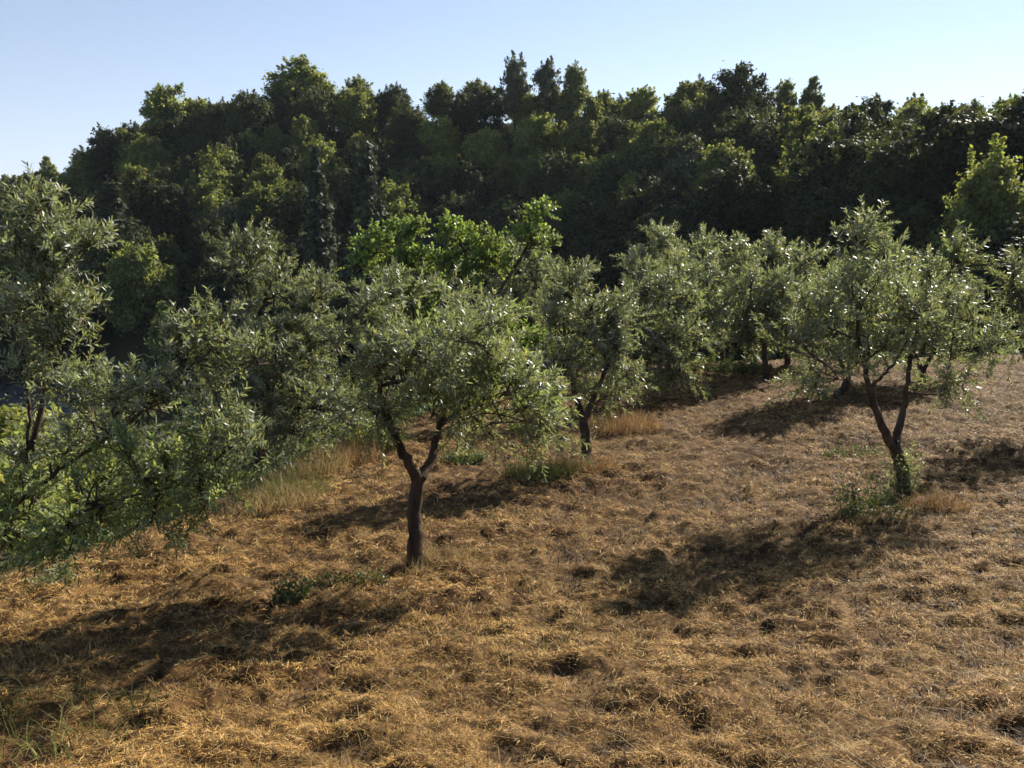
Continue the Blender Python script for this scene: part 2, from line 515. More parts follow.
# ------------------------------------------------------------------ branching tree
def tree(name, label, cat, base_px, limbs, blobs, seed, leaf=(.072, .0145), leafmat=None, leaf_n=1.0, lod=1.0,
         group=None, depth=None, twig_len=(.22, .48), spacing=.024, upbias=.5, deep=1.0, base=None, trunk_name="trunk", barkmat=None):
    rng = np.random.default_rng(seed)
    if base is None: base = hit(*base_px)
    dep = float(np.dot(base - CAM, CF)) if depth is None else depth
    mpp = dep / F
    root = thing(name, tuple(base), label, cat, group)
    tb = Tubes()
    LP = []; LR = []

    def loc(px, py, off=0.0):
        return at(px, py, dep + off) - base

    for li, (pts, r0, r1) in enumerate(limbs):
        p = np.array([loc(*q) for q in pts])
        if li == 0:
            p[0] = (0, 0, -.12)
        m = max(10, len(pts) * 5)
        c = curve(p, m)
        c[1:-1] += rng.normal(0, .005 if li == 0 else .006, (m - 2, 3))
        t = np.linspace(0, 1, m)
        r = r0 + (r1 - r0) * t ** .8
        if li == 0:
            r = r * (1 + .4 * np.exp(-t * 10))
        r = r * (1 + .012 * np.sin(np.arange(m) * 1.3 + li) + .012 * rng.normal(size=m))
        tb.add(c, r, 12, rng, .05)
        LP.append(c); LR.append(r)
    LPc = np.concatenate(LP); LRc = np.concatenate(LR)
    leafP = []; leafT = []; leafN = []; leafY = []
    for bl in blobs:
        cx, cy, rx, ry = bl[:4]
        off = bl[4] if len(bl) > 4 else 0.0
        droop = bl[5] if len(bl) > 5 else 0.0
        dens = bl[6] if len(bl) > 6 else 1.0
        lit_green = bl[7] if len(bl) > 7 else 0  # flag: blob takes the brighter leaf that stands in for sunlight
        c = loc(cx, cy, off) - np.array([0, 0, .10])
        RR = np.array([rx * mpp, (rx + ry) / 2 * mpp * deep, ry * mpp])
        dist = np.linalg.norm(LPc - c, axis=1) + np.clip(LPc[:, 2] - c[2] + .1, 0, None) * (.2 if droop else 1.2)
        ai = int(np.argmin(dist)); a = LPc[ai]
        mid = (a + c) / 2 + np.array([0, 0, .12 * np.linalg.norm(c - a)]) + rng.normal(0, .05, 3)
        br = curve([a, mid, c], 8)
        r0 = min(LRc[ai] * .75, .03)
        tb.add(br, np.linspace(r0, .008, 8), 6, rng, .05)
        ns = max(4, int(18 * dens * leaf_n * float(np.prod(RR)) ** (2 / 3)))
        for s in range(ns):
            d = norm(rng.normal(size=3)); rad = rng.uniform(.35, .8)
            e = c + d * RR * rad
            st = br[rng.integers(2, 8)]
            m2 = (st + e) / 2 + np.array([0, 0, .08]) + rng.normal(0, .04, 3)
            sb = curve([st, m2, e], 6)
            tb.add(sb, np.linspace(.009, .0035, 6) * min(lod, 1.3), 4)
            nt_ = int(rng.integers(8, 13) / lod ** 1.1)
            for q in range(max(2, nt_)):
                k = rng.uniform(1.5, 5); i0 = int(k)
                p0 = sb[i0] + (sb[min(i0 + 1, 5)] - sb[i0]) * (k - i0)
                ub = -.25 if droop else upbias
                o_ = norm((p0 - c) / RR)
                dr = norm(.75 * o_ + np.array([0, 0, ub]) + .55 * rng.normal(size=3))
                ln = rng.uniform(*twig_len) * lod ** .3
                tw = curve([p0, p0 + dr * ln * .55, p0 + dr * ln - np.array([0, 0, ln * rng.uniform(.02, .22)])], 5)
                tb.add(tw, np.linspace(.0032, .0012, 5) * lod, 3)
                npair = max(3, int(ln / (spacing * lod)))
                t = np.linspace(.12, 1, npair)
                ii = np.clip((t * 4).astype(int), 0, 3); fr = (t * 4 - ii)[:, None]
                pp = tw[ii] * (1 - fr) + tw[ii + 1] * fr
                td = norm(tw[ii + 1] - tw[ii])
                a0 = rng.uniform(0, 6.283)
                ref = perp(td, np.repeat(rng.normal(size=3)[None], npair, 0)); bi = np.cross(td, ref)
                for sgn in (0, math.pi):
                    ang = a0 + np.arange(npair) * 1.571 + sgn + rng.normal(0, .3, npair)
                    sd = ref * np.cos(ang)[:, None] + bi * np.sin(ang)[:, None]
                    op = rng.uniform(.45, 1.05, npair)[:, None]
                    T = td * np.cos(op) + sd * np.sin(op) + rng.normal(0, .12, (npair, 3))
                    Nn = td * np.sin(op) - sd * np.cos(op) + rng.normal(0, .35, (npair, 3))
                    Nn = -Nn if False else Nn
                    leafP.append(pp); leafT.append(T); leafN.append(Nn); leafY.append(np.full(npair, lit_green))
    P = np.concatenate(leafP); T = np.concatenate(leafT); Nn = np.concatenate(leafN)
    n = len(P)
    L = leaf[0] * lod ** .85 * rng.uniform(.6, 1.2, n); W = leaf[1] * lod ** .95 * rng.uniform(.75, 1.25, n)
    link(trunk_name, tb.mesh(trunk_name, barkmat or M_BARK), root)
    yk = np.concatenate(leafY) > 0; cu = rng.uniform(-.05, .25, n)
    for nm, k, mt in (("crown", ~yk, leafmat or M_OLIVE), ("lit_green_leaves", yk, M_OLIVE_LIT)):
        if k.any(): link(nm, lance_leaves(nm, P[k], T[k], Nn[k], L[k], W[k], cu[k], mt), root)
    print(name, label[:40], "leaves", n, "base", np.round(base, 2), "depth", round(dep, 2))
    return root, base, dep


OL = "olive trees of the orchard"
tree("olive_tree", "large olive tree at the left edge, slender upright stem and low sprawling foliage", "tree", (-38, 640),
     [([(-38, 640), (-12, 580, .05), (8, 530, .1), (24, 475, .1), (42, 405, .1), (50, 340, .1), (54, 260, .1), (48, 195, .1)], .042, .009),
      ([(15, 505, .05), (60, 470, -.1), (120, 430, -.2), (180, 375, -.2), (235, 335, -.1)], .021, .008),
      ([(4, 540), (60, 520, -.2), (120, 500, -.3), (200, 480, -.3)], .014, .006),
      ([(24, 475, .1), (30, 420, .12), (26, 370, .15), (14, 320, .2)], .018, .006)],
     [(50, 208, 28, 38, .1, 0, 1.8), (24, 240, 36, 46, .0, 0, 1.6), (72, 255, 30, 44, .1, 0, 1.6), (42, 292, 50, 38, .0, 0, 1.6), (86, 312, 18, 30, .1, 0, .8), (8, 320, 24, 26, .2, 0, .9), (62, 342, 28, 24, -.1, 0, .8), (28, 372, 30, 24, 0, 0, .7), (78, 388, 28, 24, -.1, 0, .8), (125, 395, 30, 26, -.1, 0, .9),
      (185, 352, 32, 32, -.2), (228, 335, 34, 34, -.1), (168, 400, 52, 34, -.2), (112, 425, 46, 32, -.2), (222, 400, 48, 42, 0.0), (268, 350, 30, 34, 0), (270, 430, 34, 34, -.1),
      (20, 500, 52, 40, -.1, 0, 1, 1), (85, 490, 58, 40, -.3, 0, 1, 1), (150, 470, 58, 44, -.3, 0, 1, 1), (215, 465, 46, 40, -.2, 0, 1, 1), (14, 450, 36, 34, .2), (70, 440, 30, 24, .1),
      (10, 535, 44, 26, -.2, 1, 1, 1), (80, 525, 50, 26, -.3, 1, 1, 1), (150, 510, 46, 26, -.3, 1, 1.1, 1), (215, 495, 34, 24, -.2, 1, 1, 1), (120, 500, 50, 30, .3, 0, 1, 1), (40, 520, 50, 30, .4, 0, 1, 1), (180, 480, 50, 30, .5)],
     11, leaf_n=2.8, leaf=(.064, .0135), leafmat=M_OLIVE, group=OL, twig_len=(.16, .34), upbias=.7)
tree("olive_tree", "grey green olive tree behind the dry grass bank, left of the centre olive tree", "tree", None,
     [([(262, 462), (265, 430), (272, 400)], .07, .05), ([(272, 400), (255, 350), (248, 290), (242, 250)], .04, .012),
      ([(272, 400), (300, 360, .2), (310, 310, .2)], .035, .012)],
     [(246, 262, 34, 38, 0, 0, 1.2), (275, 290, 38, 36, .2), (312, 300, 30, 42, .1), (255, 330, 48, 40, -.3), (305, 350, 42, 42, 0), (270, 390, 60, 40, 0),
      (325, 405, 42, 40, -.2), (235, 400, 48, 44, 0), (300, 430, 40, 28, -.2, 1)],
     12, lod=1.15, leaf_n=2.3, group=OL, base=np.array([-3.9, 11.6, float(H(-3.9, 11.6))]))
tree("olive_tree", "centre olive tree with a bare single trunk forking low into a wide crown", "tree", (413, 570),
     [([(413, 570), (415, 540), (414, 510, .02), (419, 474, .0)], .076, .068),
      ([(418, 480), (405, 455, -.1), (393, 432, -.15), (383, 400, -.2), (372, 350, -.2)], .06, .02),
      ([(421, 478), (432, 458, .15), (437, 435, .2), (447, 400, .2), (452, 340, .2)], .058, .02),
      ([(384, 402, -.2), (396, 375, .1), (410, 345, .4), (410, 300, .4)], .02, .011),
      ([(440, 425, .2), (480, 400, 0), (520, 395, -.2), (545, 410, -.3)], .03, .01)],
     [(352, 305, 32, 42, -.2), (345, 355, 42, 40, -.2), (400, 312, 36, 40, .3), (446, 302, 36, 40, .2, 0, 1.1), (410, 365, 52, 42, -.3), (482, 325, 34, 38, 0),
      (470, 378, 52, 42, -.1), (372, 402, 50, 34, -.2), (430, 408, 50, 30, 0), (508, 378, 36, 36, 0, 0, 1, 1), (524, 405, 30, 34, -.2, 1, 1), (490, 425, 44, 30, .2, 1), (542, 425, 18, 20, -.2, 1, .8),
      (400, 370, 46, 40, -.75), (470, 370, 46, 40, -.7), (505, 385, 36, 36, -.9), (490, 412, 40, 28, -.9, 0, 1, 1), (470, 330, 40, 36, -1.15), (420, 345, 40, 36, -1.15), (420, 355, 48, 40, .8), (480, 360, 44, 38, .75)],
     13, leaf_n=1.6, group=OL)
tree("olive_tree", "olive tree with reddish dry grass round its foot, just right of the centre tree", "tree", (587, 466),
     [([(587, 466), (586, 440), (583, 415)], .085, .075), ([(583, 418), (573, 385, .1), (565, 340, .2), (565, 290, .2)], .055, .018),
      ([(585, 418), (597, 390, -.1), (612, 350, -.1), (610, 310, 0)], .05, .018)],
     [(572, 282, 34, 34, 0, 0, 1.1), (548, 320, 36, 38, .2), (592, 320, 40, 40, 0), (560, 370, 44, 40, -.3), (610, 360, 36, 40, 0), (600, 395, 40, 26, .2), (540, 385, 30, 32, 0, 0, 1), (625, 320, 28, 32, .3)],
     14, lod=1.2, leaf_n=2.0, group=OL)
tree("olive_tree", "right olive tree leaning on a crooked trunk with two dark limbs", "tree", (907, 498),
     [([(907, 498), (902, 470), (895, 448), (893, 442)], .092, .062),
      ([(895, 450), (882, 425, -.1), (874, 405, -.15), (868, 380, -.2), (858, 330, -.2), (858, 270, -.1)], .062, .016),
      ([(895, 448), (901, 420, .15), (906, 395, .2), (912, 350, .3), (925, 290, .3)], .060, .016),
      ([(870, 388, -.2), (890, 368, -.3), (905, 345, -.4), (910, 320, -.4)], .022, .008),
      ([(872, 408, -.15), (860, 395, -.3), (845, 380, -.5)], .018, .007),
      ([(908, 393, .2), (930, 394, .1), (944, 392, 0), (950, 360, 0), (955, 320, 0)], .016, .008)],
     [(858, 240, 30, 34, 0, 0, 1.1), (845, 285, 44, 40, -.2), (808, 318, 38, 34, -.2), (785, 340, 28, 26, -.3, 0, .8), (890, 300, 42, 40, .2), (932, 288, 38, 40, .3), (955, 255, 28, 32, .2), (870, 345, 55, 28, -.3, 0, .8),
      (930, 345, 48, 34, .2), (978, 318, 36, 38, .1), (998, 345, 26, 24, 0, 0, .8), (825, 375, 34, 22, -.4, 1, .7), (960, 378, 34, 18, 0, 1, .5), (890, 258, 26, 30, 0), (860, 300, 44, 36, -.9), (920, 310, 44, 36, -.9), (880, 290, 44, 36, .9)],
     15, lod=1.1, leaf_n=1.45, group=OL)
tree("olive_tree", "dense rounded olive tree on a short trunk, behind the bare straw gap", "tree", (618, 402),
     [([(618, 402), (617, 385), (622, 365)], .09, .07), ([(622, 368), (645, 330), (655, 290)], .05, .02), ([(622, 368), (608, 340), (605, 310)], .045, .02)],
     [(640, 290, 32, 32), (672, 300, 36, 36, -.2), (625, 330, 36, 34), (665, 345, 44, 38, -.3), (690, 335, 30, 36, 0), (640, 372, 32, 22, 0), (685, 375, 26, 24, -.2, 1)],
     16, lod=1.7, leaf_n=2.4, group=OL, upbias=.35)
tree("olive_tree", "bluish grey olive tree at the far row, peak showing above the dense rounded one", "tree", None,
     [([(662, 366), (662, 340), (660, 320)], .08, .06), ([(660, 322), (660, 280), (660, 250)], .05, .02)],
     [(660, 240, 20, 26, 0, 0, 1.1), (640, 268, 26, 26), (678, 265, 24, 28), (660, 300, 36, 34)],
     17, lod=2.0, leaf_n=2.4, group=OL, base=np.array([4.6, 25.2, float(H(4.6, 25.2))]))
tree("olive_tree", "pale olive tree of the far row standing over the shaded straw, long upright shoots", "tree", (722, 366),
     [([(722, 366), (722, 350), (720, 330)], .08, .06), ([(720, 332), (705, 295), (703, 260)], .05, .02), ([(720, 332), (735, 300), (740, 270)], .05, .02)],
     [(703, 250, 18, 26, 0, 0, 1.1), (738, 256, 20, 24, .3), (718, 285, 34, 30), (750, 292, 26, 30, .4), (722, 325, 40, 24, -.4, 0, .8), (692, 315, 26, 28, 0, 0, .8), (760, 330, 24, 22, .3, 0, .7)],
     18, lod=2.0, leaf_n=2.4, group=OL)
tree("olive_tree", "olive tree of the far row half hidden behind the right olive tree", "tree", (788, 368),
     [([(788, 368), (787, 345), (786, 330)], .08, .06), ([(786, 332), (775, 295), (772, 265)], .05, .02), ([(786, 332), (800, 300), (806, 270)], .05, .02)],
     [(770, 250, 16, 24, 0, 0, 1.1), (803, 262, 24, 30), (785, 295, 38, 34), (815, 315, 28, 34), (770, 330, 32, 26), (800, 345, 30, 20)],
     19, lod=2.0, leaf_n=2.4, group=OL)
tree("olive_tree", "olive tree cut off by the right edge of the picture", "tree", None,
     [([(1062, 420), (1058, 390), (1052, 370)], .08, .07), ([(1052, 372), (1035, 330), (1022, 300)], .05, .02), ([(1052, 372), (1070, 330), (1078, 290)], .05, .02)],
     [(1012, 300, 24, 30), (1022, 340, 34, 30), (1050, 290, 36, 36), (1060, 335, 42, 38), (1090, 310, 34, 40), (1010, 275, 14, 18)],
     20, lod=1.5, leaf_n=2.4, group=OL, base=hit(1062, 432))
tree("olive_tree", "dull grey olive tree rising behind the bright broad-leaved tree", "tree", (520, 395),
     [([(520, 395), (520, 350), (520, 320)], .08, .06), ([(520, 322), (515, 290), (515, 265)], .05, .02), ([(520, 322), (535, 290), (538, 270)], .04, .02)],
     [(512, 262, 26, 26), (536, 275, 24, 30), (510, 300, 36, 34), (540, 320, 26, 32), (520, 340, 36, 28)],
     21, lod=1.9, leaf_n=2.4, group=OL, depth=20)

tree("olive_tree", "shadowy olive tree standing directly behind the right leaning olive tree", "tree", None,
     [([(846, 400), (846, 385), (845, 370)], .09, .07), ([(845, 372), (830, 335), (828, 300)], .05, .02), ([(845, 372), (862, 335), (868, 300)], .05, .02)],
     [(828, 300, 32, 34), (865, 300, 34, 36), (845, 330, 44, 34), (815, 345, 32, 28), (880, 340, 32, 30), (805, 380, 28, 20, -.2, 1), (840, 290, 36, 30, .8), (850, 320, 36, 30, -.8)],
     22, lod=1.6, leaf_n=2.4, group=OL, base=np.array([6.7, 16.7, float(H(6.7, 16.7))]))
tree("olive_tree", "olive tree glimpsed through the right side of the leaning olive tree's crown", "tree", None,
     [([(924, 396), (924, 385), (923, 370)], .09, .07), ([(923, 372), (908, 335), (906, 300)], .05, .02), ([(923, 372), (940, 335), (946, 300)], .05, .02)],
     [(906, 300, 32, 34), (943, 300, 34, 36), (923, 330, 44, 34), (893, 345, 32, 26), (958, 340, 32, 28), (920, 300, 36, 30, .8), (925, 320, 36, 30, -.8)],
     23, lod=1.7, leaf_n=2.2, group=OL, base=np.array([9.6, 18.7, float(H(9.6, 18.7))]))

tree("olive_tree", "soft pale olive tree of the far row, just right of the dense rounded one", "tree", None,
     [([(692, 372), (692, 355), (690, 335)], .08, .06), ([(690, 337), (680, 300), (678, 270)], .05, .02), ([(690, 337), (705, 300), (708, 275)], .05, .02)],
     [(678, 268, 26, 26), (708, 275, 26, 28, .3), (690, 300, 38, 32), (725, 310, 28, 30, .2), (665, 315, 28, 30), (700, 340, 40, 22, 0, 0, .8)],
     24, lod=1.9, leaf_n=2.0, group=OL, base=np.array([4.75, 20.6, float(H(4.75, 20.6))]))
tree("olive_tree", "low olive tree between the far row and the left side of the right olive tree", "tree", None,
     [([(765, 378), (765, 362), (764, 345)], .08, .06), ([(764, 347), (752, 310), (750, 285)], .05, .02), ([(764, 347), (780, 310), (784, 288)], .05, .02)],
     [(750, 285, 28, 26), (784, 288, 28, 28, .3), (766, 308, 40, 30), (742, 322, 26, 28, .2), (796, 325, 28, 28), (766, 340, 40, 18, 0, 0, .7)],
     25, lod=1.9, leaf_n=2.0, group=OL, base=np.array([6.35, 19.6, float(H(6.35, 19.6))]))

bp = at(455, 420, 16.5)
bp[2] = float(H(bp[0], bp[1]))
tree("broadleaf_tree", "vivid green broad-leaved tree with large leaves rising behind the centre olive tree", "tree", None,
     [([(455, 420), (452, 370), (445, 330)], .10, .08), ([(445, 332), (415, 280), (405, 240)], .05, .02),
      ([(445, 332), (470, 280), (460, 240)], .05, .02), ([(450, 345), (500, 290), (530, 240), (538, 215)], .05, .015)],
     [(405, 232, 26, 20), (450, 232, 22, 20), (372, 250, 28, 22), (352, 262, 18, 16), (415, 262, 36, 26), (395, 300, 30, 30), (485, 240, 24, 18), (525, 235, 28, 16), (538, 214, 7, 16), (500, 258, 28, 20),
      (455, 270, 34, 26), (548, 348, 18, 22, -.3), (545, 245, 18, 12), (425, 310, 34, 30), (520, 330, 20, 26, -.2)],
     31, leaf=(.072, .046), leafmat=M_BRIGHT, spacing=.042, twig_len=(.2, .42), leaf_n=2.5, lod=1.0, base=bp, deep=.9)


# ------------------------------------------------------------------ grasses, weeds, suckers
def tuft(name, label, cat, px, n, radius, height, mat, seed, lean=.35, width=.004, group=None, leaves=None):
    rng = np.random.default_rng(seed)
    b = hit(*px); print('  tuft', px, np.round(b, 2))
    rad = np.sqrt(rng.uniform(0, 1, n)); th = rng.uniform(0, 6.283, n)
    x = rad * np.cos(th) * radius[0]; y = rad * np.sin(th) * radius[1]
    z = H(b[0] + x, b[1] + y) - b[2] - .01
    P = np.stack([x, y, z], -1)
    D = np.stack([rng.normal(0, lean, n), rng.normal(0, lean, n), np.ones(n)], -1)
    L = height * rng.uniform(.4, 1.15, n) * (1 - .35 * rad)
    me = blades(name, P, D, L, width * rng.uniform(.6, 1.4, n), rng.uniform(.05, 1.1, n), mat, rng.normal(size=(n, 3)))
    if leaves is None:
        o = link(name, me, loc=tuple(b)); tag(o, label, cat, group)
        return o
    root = thing(name, tuple(b), label, cat, group)
    link("stem", me, root)
    m2, ln, sz, lm = leaves
    i = rng.integers(0, n, m2)
    Dn = norm(D[i])
    pp = P[i] + Dn * (L[i] * rng.uniform(.15, 1.0, m2))[:, None] + rng.normal(0, .02, (m2, 3))
    T = rng.normal(size=(m2, 3)) + Dn * .6
    link("foliage", lance_leaves("foliage", pp, T, rng.normal(size=(m2, 3)), ln * rng.uniform(.6, 1.3, m2), sz * rng.uniform(.7, 1.3, m2), rng.uniform(0, .3, m2), lm), root)
    return root


G1 = "dry grass along the edge of the bank"
tuft("grass_tuft", "sparse yellow green tall grass at the bank edge under the left olive foliage", "grass tuft", (280, 498), 800, (.7, .55), .62, M_GREENGRASS, 1, .38, .005, G1)
tuft("grass_tuft", "pale straw coloured tall grass beside the shadow left of the centre trunk", "grass tuft", (312, 474), 1500, (.55, .5), .62, M_DRY, 2, .35, .005, G1)
tuft("grass_tuft", "rusty red dry grass between the bank and the centre trunk's left fork", "grass tuft", (345, 462), 1300, (.6, .5), .55, M_REDDRY, 3, .35, .005, G1)
tuft("weed_clump", "leafy weeds dotted with small yellow flowers behind the left fork", "weed", (370, 452), 700, (.6, .4), .8, M_GREENGRASS, 4, .25, .005, None, (1500, .06, .018, M_WEED))
o = tuft("flower_cluster", "small bright yellow flowers on thin stalks", "flower", (362, 455), 40, (.25, .2), .95, M_GREENGRASS, 41, .12, .004, None, (120, .035, .03, M_FLOWER))
tuft("grass_tuft", "tan dry grass spilling from under the left olive foliage, lowest of the bank edge grass", "grass tuft", (262, 508), 1300, (.75, .55), .5, M_DRY, 19, .42, .005, G1)
G2 = "dry grass at the feet of the trees"
tuft("grass_tuft", "reddish dry grass round the trunk just right of the centre tree", "grass tuft", (585, 474), 1300, (.5, .35), .34, M_REDDRY, 5, .4, .005, G2)
tuft("grass_tuft", "dry grass mound below the dense rounded olive, left of the bare straw gap", "grass tuft", (622, 432), 1500, (.7, .6), .5, M_REDDRY, 6, .4, .006, G2)
tuft("grass_tuft", "greenish yellow grass under the drooping right side of the centre crown", "grass tuft", (545, 478), 1300, (.6, .35), .42, M_GREENGRASS, 7, .4, .005, G2)
tuft("grass_tuft", "low pale grass just right of the centre trunk's foot", "grass tuft", (455, 562), 900, (.45, .25), .20, M_DRY, 8, .6, .004, G2)
tuft("grass_tuft", "thin grass at the very foot of the centre trunk", "grass tuft", (411, 574), 300, (.22, .14), .2, M_DRY, 81, .4, .004, G2)
tuft("grass_tuft", "wispy reddish grass to the right of the leaning trunk", "grass tuft", (935, 512), 700, (.4, .25), .3, M_REDDRY, 9, .4, .005, G2)
tuft("grass_tuft", "tall pale grass blades in the big shadow at the lower left corner", "grass tuft", (60, 728), 260, (.55, .5), .26, M_GREENGRASS, 10, .45, .005)
tuft("grass_tuft", "thin grass stems in the big shadow above the lower left corner grass", "grass tuft", (45, 668), 160, (.45, .4), .28, M_DRY, 101, .35, .004)
tuft("weed_clump", "small green weed on the straw by the shadow's upper edge", "weed", (290, 603), 60, (.16, .10), .26, M_GREENGRASS, 11, .3, .004, None, (420, .045, .016, M_WEED))
tuft("weed_clump", "low dark weeds in the shade left of the centre trunk's foot", "weed", (345, 588), 120, (.38, .16), .16, M_REDDRY, 12, .5, .004, None, (700, .035, .014, M_WEED))
tuft("olive_sucker", "thick clump of olive suckers at the left side of the leaning trunk's foot", "shrub", (868, 522), 110, (.42, .36), .72, M_GREENGRASS, 13, .4, .005, None, (850, .055, .015, M_WEED))
tuft("olive_sucker", "thin olive suckers standing close against the leaning trunk", "shrub", (902, 498), 60, (.16, .14), .85, M_GREENGRASS, 14, .15, .005, None, (800, .06, .016, M_OLIVE))
tuft("weed_clump", "low grey green weeds behind the leaning trunk, left of it", "weed", (855, 458), 120, (.5, .25), .22, M_REDDRY, 15, .5, .005, None, (600, .05, .016, M_WEED))
tuft("weed_clump", "low green weeds on the straw under the far row", "weed", (735, 372), 200, (.9, .5), .35, M_GREENGRASS, 16, .5, .008, None, (1200, .08, .03, M_WEED))
tuft("weed_clump", "leafy sprout hanging low under the left olive foliage", "weed", (55, 592), 40, (.2, .15), .34, M_GREENGRASS, 17, .3, .004, None, (260, .06, .014, M_OLIVE))
tuft("weed_clump", "weeds in the shadow behind the centre trunk, right of its fork", "weed", (462, 462), 160, (.4, .2), .28, M_GREENGRASS, 18, .5, .005, None, (900, .05, .018, M_WEED))


# ------------------------------------------------------------------ forest prototypes
def crown_tree(seed, rx, h, nblob, ncard, size, mat, shape="round", accents=None):
    rng = np.random.default_rng(seed)
    tb = Tubes()
    h0 = h * .04
    ax = curve([(0, 0, -.6), (rng.normal(0, .1), rng.normal(0, .1), h * .3), (rng.normal(0, .3), rng.normal(0, .3), h * .85)], 8)
    tb.add(ax, np.linspace(.22, .05, 8) * h / 9, 7)
    Ps = []; Ns = []
    rz = (h - h0) / 2; cz = h0 + rz
    for b in range(nblob):
        d = norm(rng.normal(size=3))
        if d[2] < -.75: d[2] *= -.8
        q = rng.uniform(.30, .92) ** .6
        c = np.array([d[0] * rx, d[1] * rx, d[2] * rz]) * q
        if shape == "egg":
            c[:2] *= 1.0 - .35 * c[2] / rz
        if shape == "tall":
            c[:2] *= .8
        c[2] += cz
        br = rx * rng.uniform(.14, .29)
        tb.add(curve([ax[rng.integers(2, 6)], (c + np.array([0, 0, c[2]])) / 2 * np.array([.9, .9, 1]), c], 5), np.linspace(.06, .015, 5), 4)
        n = int(ncard * (br / (rx * .22)) ** 2 / nblob)
        dd = norm(rng.normal(size=(n, 3)) + np.array([0, 0, .25]))
        rr = br * (rng.uniform(.2, 1.0, n) ** .5 + .27 * rng.normal(size=n))
        lump = 1 + .25 * np.sin(dd[:, 0] * 5 + b) * np.sin(dd[:, 1] * 5 + 2 * b) + .15 * np.sin(dd[:, 2] * 9 + b)
        P = c + dd * (rr * lump)[:, None] * np.array([1.1, 1.1, .8])
        Ps.append(P); Ns.append(dd * 1.0 + rng.normal(size=(n, 3)) * .5 + np.array([0, 0, .5]))
    # ragged leading shoots that break the outline
    for k in range(34):
        d = norm(rng.normal(size=3) + np.array([0, 0, .5])); d[2] = abs(d[2]) * (1 if rng.uniform() < .8 else -.5)
        c = d * np.array([rx, rx, rz]) * rng.uniform(.72, .92) * (.8 if shape == "tall" else 1)
        if shape == "egg": c[:2] *= 1.0 - .35 * c[2] / rz
        c[2] += cz
        n = 46; t = rng.uniform(0, 1, n)[:, None] ** .8
        sd = norm(d + np.array([0, 0, .7]) + .5 * rng.normal(size=3))
        P = c + sd * t * rng.uniform(.6, 1.3) + rng.normal(0, .22, (n, 3)) * (1.15 - t)
        Ps.append(P); Ns.append(rng.normal(size=(n, 3)) + d * .6)
    # shaded inner mass of the crown
    n = int(ncard * .25)
    dd = norm(rng.normal(size=(n, 3)))
    P = dd * (rng.uniform(0, 1, n) ** .5)[:, None] * np.array([rx, rx, rz]) * (.5 if shape == "tall" else .62)
    P[:, 2] += cz
    Ps.append(P); Ns.append(rng.normal(size=(n, 3)))
    P = np.concatenate(Ps); Nn = np.concatenate(Ns)
    me = cards("crown", P, Nn, size * rng.uniform(.55, 1.35, len(P)), rng, mat)
    if accents:
        me.materials.append(accents)
        k = np.zeros(len(P), np.int32)
        k[(fbm(P[:, 0] * 1.1, P[:, 2] * 1.1, seed, 2) > .34)] = 1
        me.polygons.foreach_set("material_index", np.repeat(k, 2))
    return tb.mesh("trunk", M_BARK2), me


def conifer_tree(seed, rx, h, mat):
    rng = np.random.default_rng(seed)
    tb = Tubes()
    tb.add(np.array([(0, 0, -.6), (0, 0, h * .5), (0, 0, h)]), [.2, .12, .02], 7)
    Ps = []; Ns = []
    z = h * .06
    while z < h * .99:
        f = 1 - z / h
        r = rx * (f ** .85) * rng.uniform(.8, 1.1) + .08
        nb = int(5 + 5 * f)
        for k in range(nb):
            th = rng.uniform(0, 6.283)
            rl = r * rng.uniform(.65, 1.15)
            e = np.array([math.cos(th) * rl, math.sin(th) * rl, z - rl * rng.uniform(.05, .35)])
            s = np.array([0, 0, z + .1])
            tb.add(np.array([s, (s + e) / 2 + (0, 0, .08), e]), [.03, .02, .008], 3)
            n = int(10 + 26 * rl)
            t = rng.uniform(.12, 1.05, n)[:, None]
            Ps.append(s + (e - s) * t + rng.normal(0, .14, (n, 3)) * (1.2 - t * .6))
            Ns.append(rng.normal(size=(n, 3)) * .7 + np.array([math.cos(th) * .4, math.sin(th) * .4, .5]))
        z += h * .028
    P = np.concatenate(Ps); Nn = np.concatenate(Ns)
    return tb.mesh("trunk", M_BARK2), cards("crown", P, Nn, .34 * rng.uniform(.5, 1.3, len(P)), rng, mat)


PROTO = {}
def proto(key, pair): PROTO[key] = pair
for i in range(3): proto(("dark", i), crown_tree(100 + i, 3.3, 8.5, 58, 11500, .275, M_FOREST[0]))
for i in range(3): proto(("mid", i), crown_tree(110 + i, 3.0, 8.0, 58, 11500, .275, M_FOREST[1], "egg"))
for i in range(2): proto(("yellow", i), crown_tree(120 + i, 2.8, 7.0, 58, 11500, .275, M_FOREST[2]))
for i in range(2): proto(("tall", i), crown_tree(130 + i, 2.0, 10.5, 58, 11500, .275, M_FOREST[1], "tall"))
proto(("grey", 0), crown_tree(140, 2.4, 8.5, 58, 11500, .275, M_FOREST[3], "egg"))
proto(("rust", 0), crown_tree(150, 3.0, 9.0, 64, 16000, .26, M_FOREST[1], "egg", M_RUST))
proto(("edge", 0), crown_tree(151, 3.0, 13.0, 90, 24000, .24, M_FOREST[1], "egg"))
for i in range(2): proto(("conifer", i), conifer_tree(160 + i, 2.2, 11.0, M_NEEDLE))
proto(("shrub", 0), crown_tree(170, 2.2, 3.6, 24, 5000, .22, M_FOREST[2]))
proto(("shrub", 1), crown_tree(171, 2.2, 3.6, 58, 11500, .275, M_FOREST[1]))


